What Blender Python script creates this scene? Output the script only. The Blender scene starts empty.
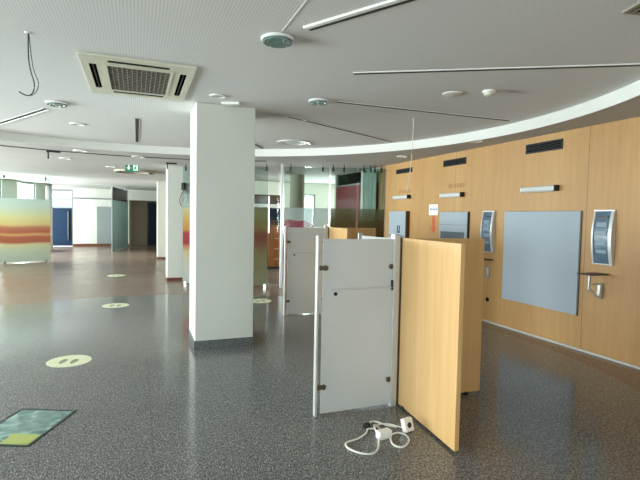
import bpy, bmesh, math, random
from mathutils import Vector, Matrix
random.seed(4)
S = bpy.context.scene
C = S.collection
PI = math.pi
ZI = 2.82      # inner (raised) ceiling disc
ZS = 2.69      # outer ceiling
WX = 5.0       # wood clad wall
CC = (0.0, 4.8)  # centre of the round ceiling and of the granite disc
RC = 4.57

# ------------------------------------------------------------------ materials
def lin(h):
    r = []
    for i in (0, 2, 4):
        c = int(h[i:i+2], 16) / 255
        r.append(c / 12.92 if c <= 0.04045 else ((c + 0.055) / 1.055) ** 2.4)
    return (*r, 1)

def base(name):
    m = bpy.data.materials.new(name); m.use_nodes = True
    nt = m.node_tree
    b = nt.nodes.get('Principled BSDF'); o = nt.nodes.get('Material Output')
    return m, nt, b, o

def N(nt, t, **kw):
    n = nt.nodes.new(t)
    for k, v in kw.items():
        if k in n.inputs.keys(): n.inputs[k].default_value = v
        else: setattr(n, k, v)
    return n

def ramp(nt, stops, interp='LINEAR'):
    n = nt.nodes.new('ShaderNodeValToRGB'); n.color_ramp.interpolation = interp
    e = n.color_ramp.elements
    e[0].position, e[0].color = stops[0]
    e[1].position, e[1].color = stops[-1]
    for p, c in stops[1:-1]:
        x = e.new(p); x.color = c
    return n

def math_(nt, op, a, b=None, c=None):
    n = nt.nodes.new('ShaderNodeMath'); n.operation = op
    for i, v in enumerate((a, b, c)):
        if v is None: continue
        if isinstance(v, (int, float)): n.inputs[i].default_value = v
        else: nt.links.new(v, n.inputs[i])
    return n.outputs[0]

def plain(name, hexc, rough=.5, metal=0., spec=.5, vary=.06, scale=6., bump=0.):
    m, nt, b, o = base(name)
    c = lin(hexc)
    tc = N(nt, 'ShaderNodeTexCoord')
    no = N(nt, 'ShaderNodeTexNoise', Scale=scale, Detail=3.)
    nt.links.new(tc.outputs['Object'], no.inputs['Vector'])
    r = ramp(nt, [(.3, tuple(x * (1 - vary) for x in c[:3]) + (1,)), (.7, tuple(min(1, x * (1 + vary)) for x in c[:3]) + (1,))])
    nt.links.new(no.outputs['Fac'], r.inputs['Fac'])
    nt.links.new(r.outputs['Color'], b.inputs['Base Color'])
    b.inputs['Roughness'].default_value = rough
    b.inputs['Metallic'].default_value = metal
    b.inputs['Specular IOR Level'].default_value = spec
    if bump:
        bp = N(nt, 'ShaderNodeBump', Strength=bump, Distance=.002)
        nt.links.new(no.outputs['Fac'], bp.inputs['Height']); nt.links.new(bp.outputs['Normal'], b.inputs['Normal'])
    return m

def wood(name, a, bcol, rough=.4, sc=(9, 9, .55), seam=0.):
    """pale veneer, grain running up and down"""
    m, nt, b, o = base(name)
    tc = N(nt, 'ShaderNodeTexCoord'); mp = N(nt, 'ShaderNodeMapping'); mp.inputs['Scale'].default_value = sc
    nt.links.new(tc.outputs['Object'], mp.inputs['Vector'])
    no = N(nt, 'ShaderNodeTexNoise', Scale=2.2, Detail=5., Roughness=.6, Distortion=.4)
    nt.links.new(mp.outputs['Vector'], no.inputs['Vector'])
    mp2 = N(nt, 'ShaderNodeMapping'); mp2.inputs['Scale'].default_value = (.9, .9, .25)
    nt.links.new(tc.outputs['Object'], mp2.inputs['Vector'])
    n2 = N(nt, 'ShaderNodeTexNoise', Scale=1.6, Detail=2.)
    nt.links.new(mp2.outputs['Vector'], n2.inputs['Vector'])
    f = math_(nt, 'ADD', math_(nt, 'MULTIPLY', no.outputs['Fac'], .55), math_(nt, 'MULTIPLY', n2.outputs['Fac'], .45))
    r = ramp(nt, [(.36, lin(a)), (.64, lin(bcol))])
    nt.links.new(f, r.inputs['Fac'])
    out = r.outputs['Color']
    if seam:   # vertical joints between the veneer sheets
        sx = N(nt, 'ShaderNodeSeparateXYZ'); nt.links.new(tc.outputs['Object'], sx.inputs[0])
        w = math_(nt, 'ABSOLUTE', math_(nt, 'SUBTRACT', math_(nt, 'FRACT', math_(nt, 'DIVIDE', math_(nt, 'ADD', sx.outputs['Y'], -4.085 + 10 * seam), seam)), .5))
        k = math_(nt, 'GREATER_THAN', w, .5 - .0035 / seam)
        mx = N(nt, 'ShaderNodeMix', data_type='RGBA')
        nt.links.new(k, mx.inputs['Factor']); nt.links.new(out, mx.inputs['A']); mx.inputs['B'].default_value = lin('7c5a34')
        out = mx.outputs['Result']
    nt.links.new(out, b.inputs['Base Color'])
    b.inputs['Roughness'].default_value = rough
    b.inputs['Specular IOR Level'].default_value = .4
    return m

def glass(name, tint='e6f0ec', refl=.12, rough=.02):
    """thin pane: lets light through, mirrors more at glancing angles"""
    m, nt, b, o = base(name)
    nt.nodes.remove(b)
    t = N(nt, 'ShaderNodeBsdfTransparent', Color=lin(tint))
    g = N(nt, 'ShaderNodeBsdfGlossy', Roughness=rough)
    lw = N(nt, 'ShaderNodeLayerWeight', Blend=refl)
    mx = N(nt, 'ShaderNodeMixShader')
    nt.links.new(lw.outputs['Fresnel'], mx.inputs['Fac'])
    nt.links.new(t.outputs[0], mx.inputs[1]); nt.links.new(g.outputs[0], mx.inputs[2])
    nt.links.new(mx.outputs[0], o.inputs['Surface'])
    return m

def film(name, stops, height, opacity=.85, wave=.05, freq=1.6, opac_stops=None):
    """printed frosted film: colour bands by height, wavy along the pane"""
    m, nt, b, o = base(name)
    nt.nodes.remove(b)
    tc = N(nt, 'ShaderNodeTexCoord')
    sx = N(nt, 'ShaderNodeSeparateXYZ'); nt.links.new(tc.outputs['Object'], sx.inputs[0])
    w = math_(nt, 'MULTIPLY', math_(nt, 'SINE', math_(nt, 'MULTIPLY', sx.outputs['X'], freq * 2)), wave)
    w2 = math_(nt, 'MULTIPLY', math_(nt, 'SINE', math_(nt, 'MULTIPLY_ADD', sx.outputs['X'], freq * 4.3, 1.)), wave * .4)
    z = math_(nt, 'DIVIDE', math_(nt, 'ADD', sx.outputs['Z'], math_(nt, 'ADD', w, w2)), height)
    r = ramp(nt, [(p, lin(c)) for p, c in stops]); nt.links.new(z, r.inputs['Fac'])
    d = N(nt, 'ShaderNodeBsdfDiffuse'); tl = N(nt, 'ShaderNodeBsdfTranslucent'); t = N(nt, 'ShaderNodeBsdfTransparent')
    nt.links.new(r.outputs['Color'], d.inputs['Color']); nt.links.new(r.outputs['Color'], tl.inputs['Color'])
    a = N(nt, 'ShaderNodeMixShader'); a.inputs['Fac'].default_value = .5
    nt.links.new(d.outputs[0], a.inputs[1]); nt.links.new(tl.outputs[0], a.inputs[2])
    mx = N(nt, 'ShaderNodeMixShader'); mx.inputs['Fac'].default_value = opacity
    if opac_stops:
        zo = math_(nt, 'DIVIDE', sx.outputs['Z'], height)
        ro = ramp(nt, [(p, (v, v, v, 1)) for p, v in opac_stops]); nt.links.new(zo, ro.inputs['Fac'])
        nt.links.new(ro.outputs['Color'], mx.inputs['Fac'])
    nt.links.new(t.outputs[0], mx.inputs[1]); nt.links.new(a.outputs[0], mx.inputs[2])
    nt.links.new(mx.outputs[0], o.inputs['Surface'])
    return m

def floor_mat():
    m, nt, b, o = base('polished_stone_floor')
    tc = N(nt, 'ShaderNodeTexCoord')
    P = tc.outputs['Object']
    sx = N(nt, 'ShaderNodeSeparateXYZ'); nt.links.new(P, sx.inputs[0])
    dx = math_(nt, 'SUBTRACT', sx.outputs['X'], CC[0]); dy = math_(nt, 'SUBTRACT', sx.outputs['Y'], CC[1])
    rr = math_(nt, 'SQRT', math_(nt, 'ADD', math_(nt, 'MULTIPLY', dx, dx), math_(nt, 'MULTIPLY', dy, dy)))
    # grey granite
    n1 = N(nt, 'ShaderNodeTexNoise', Scale=120., Detail=2., Roughness=.9, Distortion=.6)
    mp = N(nt, 'ShaderNodeMapping'); mp.inputs['Scale'].default_value = (1., .45, 1.); mp.inputs['Rotation'].default_value = (0, 0, .5)
    nt.links.new(P, mp.inputs['Vector']); nt.links.new(mp.outputs['Vector'], n1.inputs['Vector'])
    g = ramp(nt, [(.37, lin('38383a')), (.47, lin('5b5b5c')), (.54, lin('767675')), (.64, lin('adaca9'))])
    nt.links.new(n1.outputs['Fac'], g.inputs['Fac'])
    n2 = N(nt, 'ShaderNodeTexNoise', Scale=1.1, Detail=2.)
    nt.links.new(P, n2.inputs['Vector'])
    def lines(out, size, off):
        w = math_(nt, 'ABSOLUTE', math_(nt, 'SUBTRACT', math_(nt, 'FRACT', math_(nt, 'DIVIDE', math_(nt, 'ADD', out, off), size)), .5))
        return math_(nt, 'GREATER_THAN', w, .5 - .0022 / size)
    ln = math_(nt, 'MAXIMUM', lines(sx.outputs['X'], .6, 50.3), lines(sx.outputs['Y'], .6, 50.1))
    gj = N(nt, 'ShaderNodeMix', data_type='RGBA'); gj.inputs['B'].default_value = lin('434445')
    nt.links.new(math_(nt, 'MULTIPLY', ln, .6), gj.inputs['Factor']); nt.links.new(g.outputs['Color'], gj.inputs['A'])
    # red brown stone outside the disc
    n3 = N(nt, 'ShaderNodeTexNoise', Scale=38., Detail=4., Roughness=.65); nt.links.new(P, n3.inputs['Vector'])
    br = ramp(nt, [(.35, lin('6d594c')), (.65, lin('928072'))]); nt.links.new(n3.outputs['Fac'], br.inputs['Fac'])
    ring = math_(nt, 'GREATER_THAN', rr, 4.72)
    mx = N(nt, 'ShaderNodeMix', data_type='RGBA')
    nt.links.new(ring, mx.inputs['Factor']); nt.links.new(gj.outputs['Result'], mx.inputs['A']); nt.links.new(br.outputs['Color'], mx.inputs['B'])
    nt.links.new(mx.outputs['Result'], b.inputs['Base Color'])
    rg = math_(nt, 'MULTIPLY_ADD', n2.outputs['Fac'], .10, .10)
    nt.links.new(math_(nt, 'MULTIPLY_ADD', ring, -.2, .5), b.inputs['Specular IOR Level'])
    nt.links.new(math_(nt, 'MULTIPLY_ADD', ring, .1, rg), b.inputs['Roughness'])
    return m

def ceiling_mat():
    m, nt, b, o = base('perforated_ceiling_board')
    tc = N(nt, 'ShaderNodeTexCoord')
    sx = N(nt, 'ShaderNodeSeparateXYZ'); nt.links.new(tc.outputs['Object'], sx.inputs[0])
    s1 = math_(nt, 'SINE', math_(nt, 'MULTIPLY', sx.outputs['X'], 2 * PI / .021))
    s2 = math_(nt, 'SINE', math_(nt, 'MULTIPLY', sx.outputs['Y'], 2 * PI / .021))
    k = math_(nt, 'MULTIPLY', math_(nt, 'MULTIPLY_ADD', s1, .5, .5), math_(nt, 'MULTIPLY_ADD', s2, .3, .7))
    r = ramp(nt, [(.35, lin('e0dfdd')), (.95, lin('c3c2c0'))]); nt.links.new(k, r.inputs['Fac'])
    no = N(nt, 'ShaderNodeTexNoise', Scale=.9, Detail=3.); nt.links.new(tc.outputs['Object'], no.inputs['Vector'])
    out = r.outputs['Color']
    # soot smudges beside some fittings, brownish patch beside the front column top
    for (x, y, ax, ay, st) in ((1.17, 3.26, .16, .09, .5), (3.46, 3.68, .17, .05, .6), (2.05, 4.74, .12, .06, .35), (1.62, 5.75, .3, .14, .6), (2.75, 5.0, .2, .06, .25)):
        u = math_(nt, 'DIVIDE', math_(nt, 'SUBTRACT', sx.outputs['X'], x), ax)
        v = math_(nt, 'DIVIDE', math_(nt, 'SUBTRACT', sx.outputs['Y'], y), ay)
        q = math_(nt, 'ADD', math_(nt, 'ADD', math_(nt, 'MULTIPLY', u, u), math_(nt, 'MULTIPLY', v, v)), math_(nt, 'MULTIPLY', no.outputs['Fac'], .4))
        f = math_(nt, 'MULTIPLY', math_(nt, 'POWER', 2.718, math_(nt, 'MULTIPLY', q, -1.3)), st)
        mx = N(nt, 'ShaderNodeMix', data_type='RGBA'); mx.inputs['B'].default_value = lin('77685e')
        nt.links.new(f, mx.inputs['Factor']); nt.links.new(out, mx.inputs['A']); out = mx.outputs['Result']
    nt.links.new(out, b.inputs['Base Color'])
    b.inputs['Roughness'].default_value = .85
    b.inputs['Specular IOR Level'].default_value = .15
    return m

def plate_mat():
    m, nt, b, o = base('backlit_print_under_glass')
    tc = N(nt, 'ShaderNodeTexCoord')
    no = N(nt, 'ShaderNodeTexNoise', Scale=7., Detail=4., Distortion=1.4); nt.links.new(tc.outputs['Object'], no.inputs['Vector'])
    r = ramp(nt, [(.3, lin('35605c')), (.5, lin('6f9a93')), (.62, lin('9cc0b8')), (.72, lin('c4dcd6'))]); nt.links.new(no.outputs['Fac'], r.inputs['Fac'])
    sx = N(nt, 'ShaderNodeSeparateXYZ'); nt.links.new(tc.outputs['Object'], sx.inputs[0])
    a = math_(nt, 'LESS_THAN', sx.outputs['Y'], -.12)
    a = math_(nt, 'MULTIPLY', a, math_(nt, 'GREATER_THAN', math_(nt, 'MULTIPLY_ADD', no.outputs['Fac'], .05, sx.outputs['X']), .02))
    mx = N(nt, 'ShaderNodeMix', data_type='RGBA'); mx.inputs['B'].default_value = lin('b4c25c')
    nt.links.new(a, mx.inputs['Factor']); nt.links.new(r.outputs['Color'], mx.inputs['A'])
    nt.links.new(mx.outputs['Result'], b.inputs['Base Color'])
    b.inputs['Roughness'].default_value = .08; b.inputs['Coat Weight'].default_value = .6
    return m

M = {}
M['floor'] = floor_mat()
M['ceil_in'] = ceiling_mat()
M['ceil_out'] = plain('ceiling_plaster', 'bcbab7', .9, spec=.1, vary=.03, scale=1.2)
M['fascia'] = plain('white_fascia_paint', 'dddcd7', .7, spec=.2, vary=.01)
M['wood_wall'] = wood('beech_wall_veneer', 'b18553', 'c0965f', .45, seam=2.505)
M['wood_booth'] = wood('maple_board_veneer', 'cda067', 'dab27d', .35)
M['wood_dark'] = wood('brown_cabinet_veneer', '8a5020', 'a8652a', .4)
M['white_paint'] = plain('white_wall_paint', 'e4e3dc', .7, spec=.25, vary=.02, scale=2.)
M['col_paint'] = plain('column_paint', 'd2d2ca', .55, spec=.3, vary=.02, scale=1.5)
M['granite'] = plain('granite_skirting', '5d605e', .25, vary=.5, scale=60.)
M['skirt_brown'] = plain('red_brown_skirting', '6d3d2b', .35, vary=.15, scale=30.)
M['alu'] = plain('brushed_aluminium', 'c9cacb', .3, 1., vary=.03)
M['chrome'] = plain('polished_steel', 'd2d2d2', .14, 1., vary=.02)
M['silver'] = plain('silver_lacquer', 'c8c8c6', .35, .35, vary=.02)
M['dark_metal'] = plain('dark_metal', '3a3a3a', .35, .8, vary=.05)
M['key_grey'] = plain('dull_blue_keys', '75889a', .4, vary=.08)
M['slot_gap'] = plain('dark_grey_slot', '565451', 1., spec=0., vary=.1)
M['bronze'] = plain('bronze_metal', '665c50', .4, .7, vary=.05)
M['lamp_housing'] = plain('grey_white_lamp_housing', 'c6c5c1', .45, vary=.02)
M['black'] = plain('black_void', '0e0e0e', 1., spec=0., vary=.1)
M['blackplastic'] = plain('black_plastic', '1c1c1e', .4, vary=.1)
M['bluegrey'] = plain('blue_grey_laminate', 'a3acb6', .6, spec=.3, vary=.015, scale=2.)
M['bluegrey_dark'] = plain('dark_slate_laminate', '4a5660', .3, vary=.05)
M['dispenser_face'] = plain('smoky_blue_plastic', '5c6f82', .18, vary=.15, scale=9.)
M['white_plastic'] = plain('white_plastic', 'e9e8e4', .4, vary=.02)
M['cream_plastic'] = plain('cream_plastic', 'd3d1bd', .45, vary=.02)
M['grille_back'] = plain('dark_filter', '2c2926', .8, vary=.2, scale=80.)
M['grille_bar'] = plain('beige_grille_bar', '8c8578', .5, vary=.05)
M['frost_booth'] = None
M['paper'] = plain('white_paper', 'f0efec', .8, vary=.01)
M['blue_ink'] = plain('blue_ink', '4a68a8', .7, vary=.1)
M['red_ink'] = plain('red_arrow_print', 'd0522c', .6, vary=.06)
M['brown_ink'] = plain('brown_glue_residue', 'a8794f', .7, vary=.15, scale=40.)
M['sticker'] = plain('pale_yellow_vinyl', 'dedebc', .45, vary=.05)
M['sticker_print'] = plain('grey_green_print', '7f8466', .5, vary=.1)
M['plate'] = plate_mat()
M['plate_frame'] = plain('dark_steel_frame', '3b4744', .35, .6, vary=.1)
M['green_sign'] = plain('green_sign_face', '1f7a5c', .4, vary=.03)
M['white_sign'] = plain('white_sign_print', 'eef6f0', .5, vary=.01)
M['navy'] = plain('navy_door_leaf', '1b2f4a', .5, spec=.2, vary=.1)
M['red_wall'] = plain('red_wall_paint', '7a121b', .5, vary=.05)
M['beige_dim'] = plain('grey_beige_wall', 'a89c8c', .7, vary=.03)
M['dark_brown'] = plain('dark_brown_panel', '4d3322', .5, vary=.1)  # even dark brown of the boards, worktop and one panel edge
M['window_frame'] = plain('grey_window_frame', '85878a', .4, .3, vary=.03)
M['pane'] = glass('clear_glass', 'f3f8f6', .08)
M['pane_part'] = glass('partition_glass', 'e3ece8', .16)
M['pane_dull'] = glass('dull_green_glass', 'a9b89c', .12)
M['pane_blue'] = glass('pale_blue_glass', 'd0e4ee', .12)
M['pane_green'] = plain('greenish_frosted_glass', 'a9bdb4', .2, vary=.05)
M['grey_glass'] = plain('grey_back_painted_glass', '8f9698', .2, vary=.04)
M['lamp_glass'] = plain('green_tinted_lens', '6f8f88', .06, vary=.25, scale=18.)
M['cable_white'] = plain('white_cable_sheath', 'e2e0d8', .5, vary=.02)
M['cable_dark'] = plain('dark_cable_sheath', '2c2c2e', .5, vary=.05)

def frost():
    m, nt, b, o = base('white_frosted_glass')
    b.inputs['Base Color'].default_value = lin('d9dada')
    b.inputs['Roughness'].default_value = .3
    tl = N(nt, 'ShaderNodeBsdfTranslucent', Color=lin('d3d5d6'))
    no = N(nt, 'ShaderNodeTexNoise', Scale=1.5, Detail=2.)
    tc = N(nt, 'ShaderNodeTexCoord'); nt.links.new(tc.outputs['Object'], no.inputs['Vector'])
    r = ramp(nt, [(.3, lin('d2d4d4')), (.7, lin('dedfdf'))]); nt.links.new(no.outputs['Fac'], r.inputs['Fac']); nt.links.new(r.outputs['Color'], b.inputs['Base Color'])
    mx = N(nt, 'ShaderNodeMixShader'); mx.inputs['Fac'].default_value = .35
    nt.links.new(b.outputs[0], mx.inputs[1]); nt.links.new(tl.outputs[0], mx.inputs[2]); nt.links.new(mx.outputs[0], o.inputs['Surface'])
    return m
M['frost_booth'] = frost()
SUN = [(0, 'b6b8b0'), (.2, 'bcbcae'), (.31, 'c6bc9c'), (.345, 'b0705c'), (.43, 'b4745e'), (.46, 'c8a878'), (.50, 'b4705a'), (.57, 'b88470'), (.62, 'cdb888'), (.74, 'cac2a0'), (.88, 'c0c2b8'), (1, 'bdc2bf')]
M['film_sun'] = film('sunset_print_film', SUN, 1.95, .93, .06, .9)
M['film_col'] = film('yellow_red_print_film', [(0, 'c8cac6'), (.3, 'ccc9bb'), (.42, 'd5c49a'), (.50, 'c98a6a'), (.53, 'b34a50'), (.66, 'b8525a'), (.71, 'd3a05a'), (.86, 'd8b878'), (1, 'd6cfae')], 1.75, .8, .02, 1.2)
M['film_yel'] = film('olive_red_print_film', [(0, '85806a'), (.42, '7c7656'), (.55, '7a5644'), (.66, '743c3a'), (.72, '786040'), (.85, '7c7648'), (1, '7d7e62')], 1.75, .62, .02, 1.2)
M['film_hill'] = film('pale_print_with_red_hill_film', [(0, 'b08c90'), (.72, 'a65a6c'), (.805, 'a8566a'), (.82, 'b9bebc'), (1, 'b4bbb8')], 1.75, .55, -.08, 3.0)
M['film_olive'] = film('olive_gradient_film', [(0, '6a4a30'), (.6, '6d4a28'), (.8, '6a5a38'), (1, '77765a')], 1.75, .8, .0, 1., [(0, .9), (.8, .85), (1, .45)])

# ------------------------------------------------------------------ mesh helpers
class MB:
    def __init__(self): self.bm = bmesh.new()
    def box(self, x0, x1, y0, y1, z0, z1, mi=0, mat=None):
        v = [self.bm.verts.new((x, y, z)) for x in (x0, x1) for y in (y0, y1) for z in (z0, z1)]
        if mat is not None:
            for k in v: k.co = mat @ k.co
        for f in ((0, 1, 3, 2), (4, 6, 7, 5), (0, 4, 5, 1), (2, 3, 7, 6), (0, 2, 6, 4), (1, 5, 7, 3)):
            self.bm.faces.new([v[i] for i in f]).material_index = mi
        return self
    def prism(self, pts, ax, a, b, mi=0):
        """closed outline pts (2-D) extruded along axis ax from a to b"""
        def P(p, t):
            return {'x': (t, p[0], p[1]), 'y': (p[0], t, p[1]), 'z': (p[0], p[1], t)}[ax]
        A = [self.bm.verts.new(P(p, a)) for p in pts]; B = [self.bm.verts.new(P(p, b)) for p in pts]
        n = len(pts)
        fs = [self.bm.faces.new(A[::-1]), self.bm.faces.new(B)]
        for i in range(n): fs.append(self.bm.faces.new((A[i], A[(i+1) % n], B[(i+1) % n], B[i])))
        for f in fs: f.material_index = mi
        return self
    def lathe(self, prof, n=40, c=(0, 0, 0), mi=0, ax='z'):
        """profile [(r, z)] turned round an axis through c"""
        rings = []
        for r, z in prof:
            ring = []
            for i in range(n):
                t = 2 * PI * i / n
                p = (r * math.cos(t), r * math.sin(t), z)
                if ax == 'x': p = (z, p[0], p[1])
                if ax == 'y': p = (p[0], z, p[1])
                ring.append(self.bm.verts.new((p[0] + c[0], p[1] + c[1], p[2] + c[2])))
            rings.append(ring)
        for a, b in zip(rings, rings[1:]):
            for i in range(n): self.bm.faces.new((a[i], a[(i+1) % n], b[(i+1) % n], b[i])).material_index = mi
        for ring, rv in ((rings[0], True), (rings[-1], False)):
            self.bm.faces.new(ring[::-1] if rv else ring).material_index = mi
        return self
    def ring(self, r0, r1, z0, z1, n=48, c=(0, 0), a0=0., a1=2 * PI, mi=0):
        full = abs(a1 - a0 - 2 * PI) < 1e-6
        k = n if full else n + 1
        V = []
        for i in range(k):
            t = a0 + (a1 - a0) * i / n
            V.append([self.bm.verts.new((c[0] + r * math.cos(t), c[1] + r * math.sin(t), z)) for r, z in ((r0, z0), (r1, z0), (r1, z1), (r0, z1))])
        for i in range(n):
            a, b = V[i], V[(i+1) % k]
            for j in range(4): self.bm.faces.new((a[j], a[(j+1) % 4], b[(j+1) % 4], b[j])).material_index = mi
        if not full:
            self.bm.faces.new(V[0]); self.bm.faces.new(V[-1][::-1])
        return self
    def tube(self, pts, r, n=8, smooth=6, mi=0):
        P = [Vector(p) for p in pts]
        if smooth > 1 and len(P) > 2:
            Q = []
            E_ = [P[0] * 2 - P[1]] + P + [P[-1] * 2 - P[-2]]
            for i in range(1, len(E_) - 2):
                a, b, c, d = E_[i-1:i+3]
                for k in range(smooth):
                    t = k / smooth
                    Q.append(.5 * ((2*b) + (c-a)*t + (2*a-5*b+4*c-d)*t*t + (3*b-a-3*c+d)*t**3))
            Q.append(P[-1]); P = Q
        rings = []; up = Vector((0, 0, 1))
        for i, p in enumerate(P):
            d = (P[min(i+1, len(P)-1)] - P[max(i-1, 0)]).normalized()
            u = d.cross(up)
            if u.length < .05: u = d.cross(Vector((1, 0, 0)))
            u.normalize(); w = u.cross(d)
            rings.append([self.bm.verts.new(p + (u * math.cos(2*PI*k/n) + w * math.sin(2*PI*k/n)) * r) for k in range(n)])
        for a, b in zip(rings, rings[1:]):
            for k in range(n): self.bm.faces.new((a[k], a[(k+1) % n], b[(k+1) % n], b[k])).material_index = mi
        self.bm.faces.new(rings[0][::-1]); self.bm.faces.new(rings[-1])
        return self
    def build(self, name, mats, parent=None, bevel=0., smooth=False):
        bmesh.ops.recalc_face_normals(self.bm, faces=self.bm.faces)
        me = bpy.data.meshes.new(name); self.bm.to_mesh(me); self.bm.free()
        for m in (mats if isinstance(mats, (list, tuple)) else [mats]): me.materials.append(m)
        o = bpy.data.objects.new(name, me); C.objects.link(o)
        if parent is not None: o.parent = parent
        if smooth:
            for p in me.polygons: p.use_smooth = True
            e = o.modifiers.new('edges', 'EDGE_SPLIT'); e.split_angle = math.radians(35)
        if bevel:
            b = o.modifiers.new('bevel', 'BEVEL'); b.width = bevel; b.segments = 2; b.limit_method = 'ANGLE'
        return o

def thing(name, label, cat, loc=(0, 0, 0), rz=0., group=None):
    o = bpy.data.objects.new(name, None); C.objects.link(o)
    o.location = loc; o.rotation_euler = (0, 0, rz); o.empty_display_size = .1
    o['label'] = label; o['category'] = cat; o['kind'] = 'thing'
    if group: o['group'] = group
    return o
def tag(o, label, cat, group=None):
    o['label'] = label; o['category'] = cat; o['kind'] = 'thing'
    if group: o['group'] = group
    return o
def struct(o):
    o['kind'] = 'structure'; return o
def children(o): return [c for c in bpy.data.objects if c.parent == o]
def dup(root, loc, rz=None, label=None, group=None):
    r = root.copy(); C.objects.link(r); r.location = loc
    if rz is not None: r.rotation_euler = (0, 0, rz)
    if label: r['label'] = label
    if group: r['group'] = group
    for ch in children(root):
        c = ch.copy(); C.objects.link(c); c.parent = r
        for g in children(ch):
            d = g.copy(); C.objects.link(d); d.parent = c
    return r

# ------------------------------------------------------------------ the setting
b = MB(); b.box(-9, 9, -5, 29, -.12, 0); struct(b.build('floor', M['floor']))

b = MB()
nseg = 96
def square_pt(t):
    c, s = math.cos(t), math.sin(t); cand = []
    if c > 1e-9: cand.append((9 - CC[0]) / c)
    if c < -1e-9: cand.append((-9 - CC[0]) / c)
    if s > 1e-9: cand.append((29 - CC[1]) / s)
    if s < -1e-9: cand.append((-5 - CC[1]) / s)
    k = min(cand); return (CC[0] + c * k, CC[1] + s * k)
angs = sorted([2 * PI * i / nseg for i in range(nseg)] + [math.atan2(y - CC[1], x - CC[0]) % (2 * PI) for x in (-9, 9) for y in (-5, 29)])
inn = [b.bm.verts.new((CC[0] + RC * math.cos(t), CC[1] + RC * math.sin(t), ZS)) for t in angs]
out = [b.bm.verts.new((*square_pt(t), ZS)) for t in angs]
top = [b.bm.verts.new((v.co.x, v.co.y, ZI)) for v in inn]
lid = [b.bm.verts.new((v.co.x, v.co.y, ZI + .12)) for v in out]
n = len(angs)
for i in range(n):
    j = (i + 1) % n
    b.bm.faces.new((inn[i], out[i], out[j], inn[j])).material_index = 1
    b.bm.faces.new((out[i], lid[i], lid[j], out[j])).material_index = 1
b.bm.faces.new(top); b.bm.faces.new(lid).material_index = 1
struct(b.build('ceiling', [M['ceil_in'], M['ceil_out']]))
b = MB(); b.ring(RC - .012, RC, ZS - .004, ZI, n=128, c=CC)
struct(b.build('trim_1', M['fascia']))
b = MB(); b.ring(5.27, 5.31, ZS - .012, ZS - .001, n=64, c=CC, a0=math.radians(62), a1=math.radians(165))
struct(b.build('trim_2', M['dark_metal']))
b = MB(); b.box(.924, .931, 1.2, 3.17, ZI - .003, ZI - .0005); struct(b.build('trim_4', M['fascia']))

# right wall: wood cladding, then pale glass, then red paint further back
b = MB(); b.box(WX, WX + .12, -4, 9.3, 0, ZS)
w = struct(b.build('wall_right', M['wood_wall']))
b = MB(); b.box(WX - .018, WX, -4, 8.94, .0, .022); struct(b.build('baseboard_right', M['lamp_housing']))
b = MB(); b.box(WX, WX + .12, 9.3, 11.7, 0, 2.36, 0)
struct(b.build('wall_right', M['red_wall']))
b = MB(); b.box(WX + .03, WX + .09, 10.05, 11.6, 2.40, ZS - .02); pan = b.build('window_1', M['pane_dull']); struct(pan)
b = MB()
for y0, y1 in ((9.9, 10.05), (11.6, 11.7)): b.box(WX - .01, WX + .13, y0, y1, 2.36, ZS)
b.box(WX - .01, WX + .13, 10.05, 11.6, 2.36, 2.40)
b.build('window_frame', M['window_frame'], pan)
b = MB(); b.box(WX, WX + .12, 9.3, 9.9, 2.36, ZS); struct(b.build('wall_right', M['pane_green']))
b = MB(); b.box(WX, 9, 11.7, 11.8, 0, ZS); struct(b.build('wall_right', M['white_paint']))

def wall_with_windows(name, p0, p1, wins, mat, z0=.55, z1=2.5, first=1, power=0., panemat='pane', thick=.2, names=None):
    """wall from p0 to p1 with real window openings; the room lies on the left hand when walking p0 -> p1"""
    p0, p1 = Vector((*p0, 0)), Vector((*p1, 0))
    L = (p1 - p0).length; ang = math.atan2(p1.y - p0.y, p1.x - p0.x)
    T = Matrix.Translation(p0) @ Matrix.Rotation(ang, 4, 'Z')
    b = MB(); s = 0.
    for a, c in wins:
        b.box(s, a, -thick, 0, 0, ZS, 0, T)
        b.box(a, c, -thick, 0, 0, z0, 0, T); b.box(a, c, -thick, 0, z1, ZS, 0, T); s = c
    b.box(s, L, -thick, 0, 0, ZS, 0, T)
    struct(b.build(name, mat))
    for i, (a, c) in enumerate(wins):
        nm = f'window_{first + i}'
        b = MB(); b.box(a + .05, c - .05, -.11, -.09, z0 + .05, z1 - .05, 0, T); wn = struct(b.build(nm, M[panemat]))
        b = MB(); e = .05
        b.box(a, a + e, -.15, -.05, z0, z1, 0, T); b.box(c - e, c, -.15, -.05, z0, z1, 0, T)
        b.box(a + e, c - e, -.15, -.05, z0, z0 + e, 0, T); b.box(a + e, c - e, -.15, -.05, z1 - e, z1, 0, T)
        if c - a > 1.6: b.box((a + c) / 2 - .025, (a + c) / 2 + .025, -.15, -.05, z0 + e, z1 - e, 0, T)
        b.build('window_frame', M['window_frame'], wn)
        if power:
            ld = bpy.data.lights.new('daylight', 'AREA'); ld.shape = 'RECTANGLE'; ld.size = c - a; ld.size_y = z1 - z0
            ld.energy = (power[i] if isinstance(power, tuple) else power) * (c - a) * (z1 - z0); ld.color = (.93, .97, 1.)
            lo = bpy.data.objects.new('window_daylight', ld); C.objects.link(lo)
            lo.matrix_world = T @ Matrix.Translation(((a + c) / 2, -thick - .25, (z0 + z1) / 2)) @ Matrix.Rotation(-PI / 2, 4, 'X') @ Matrix.Rotation(PI, 4, 'X')
    return T

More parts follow.
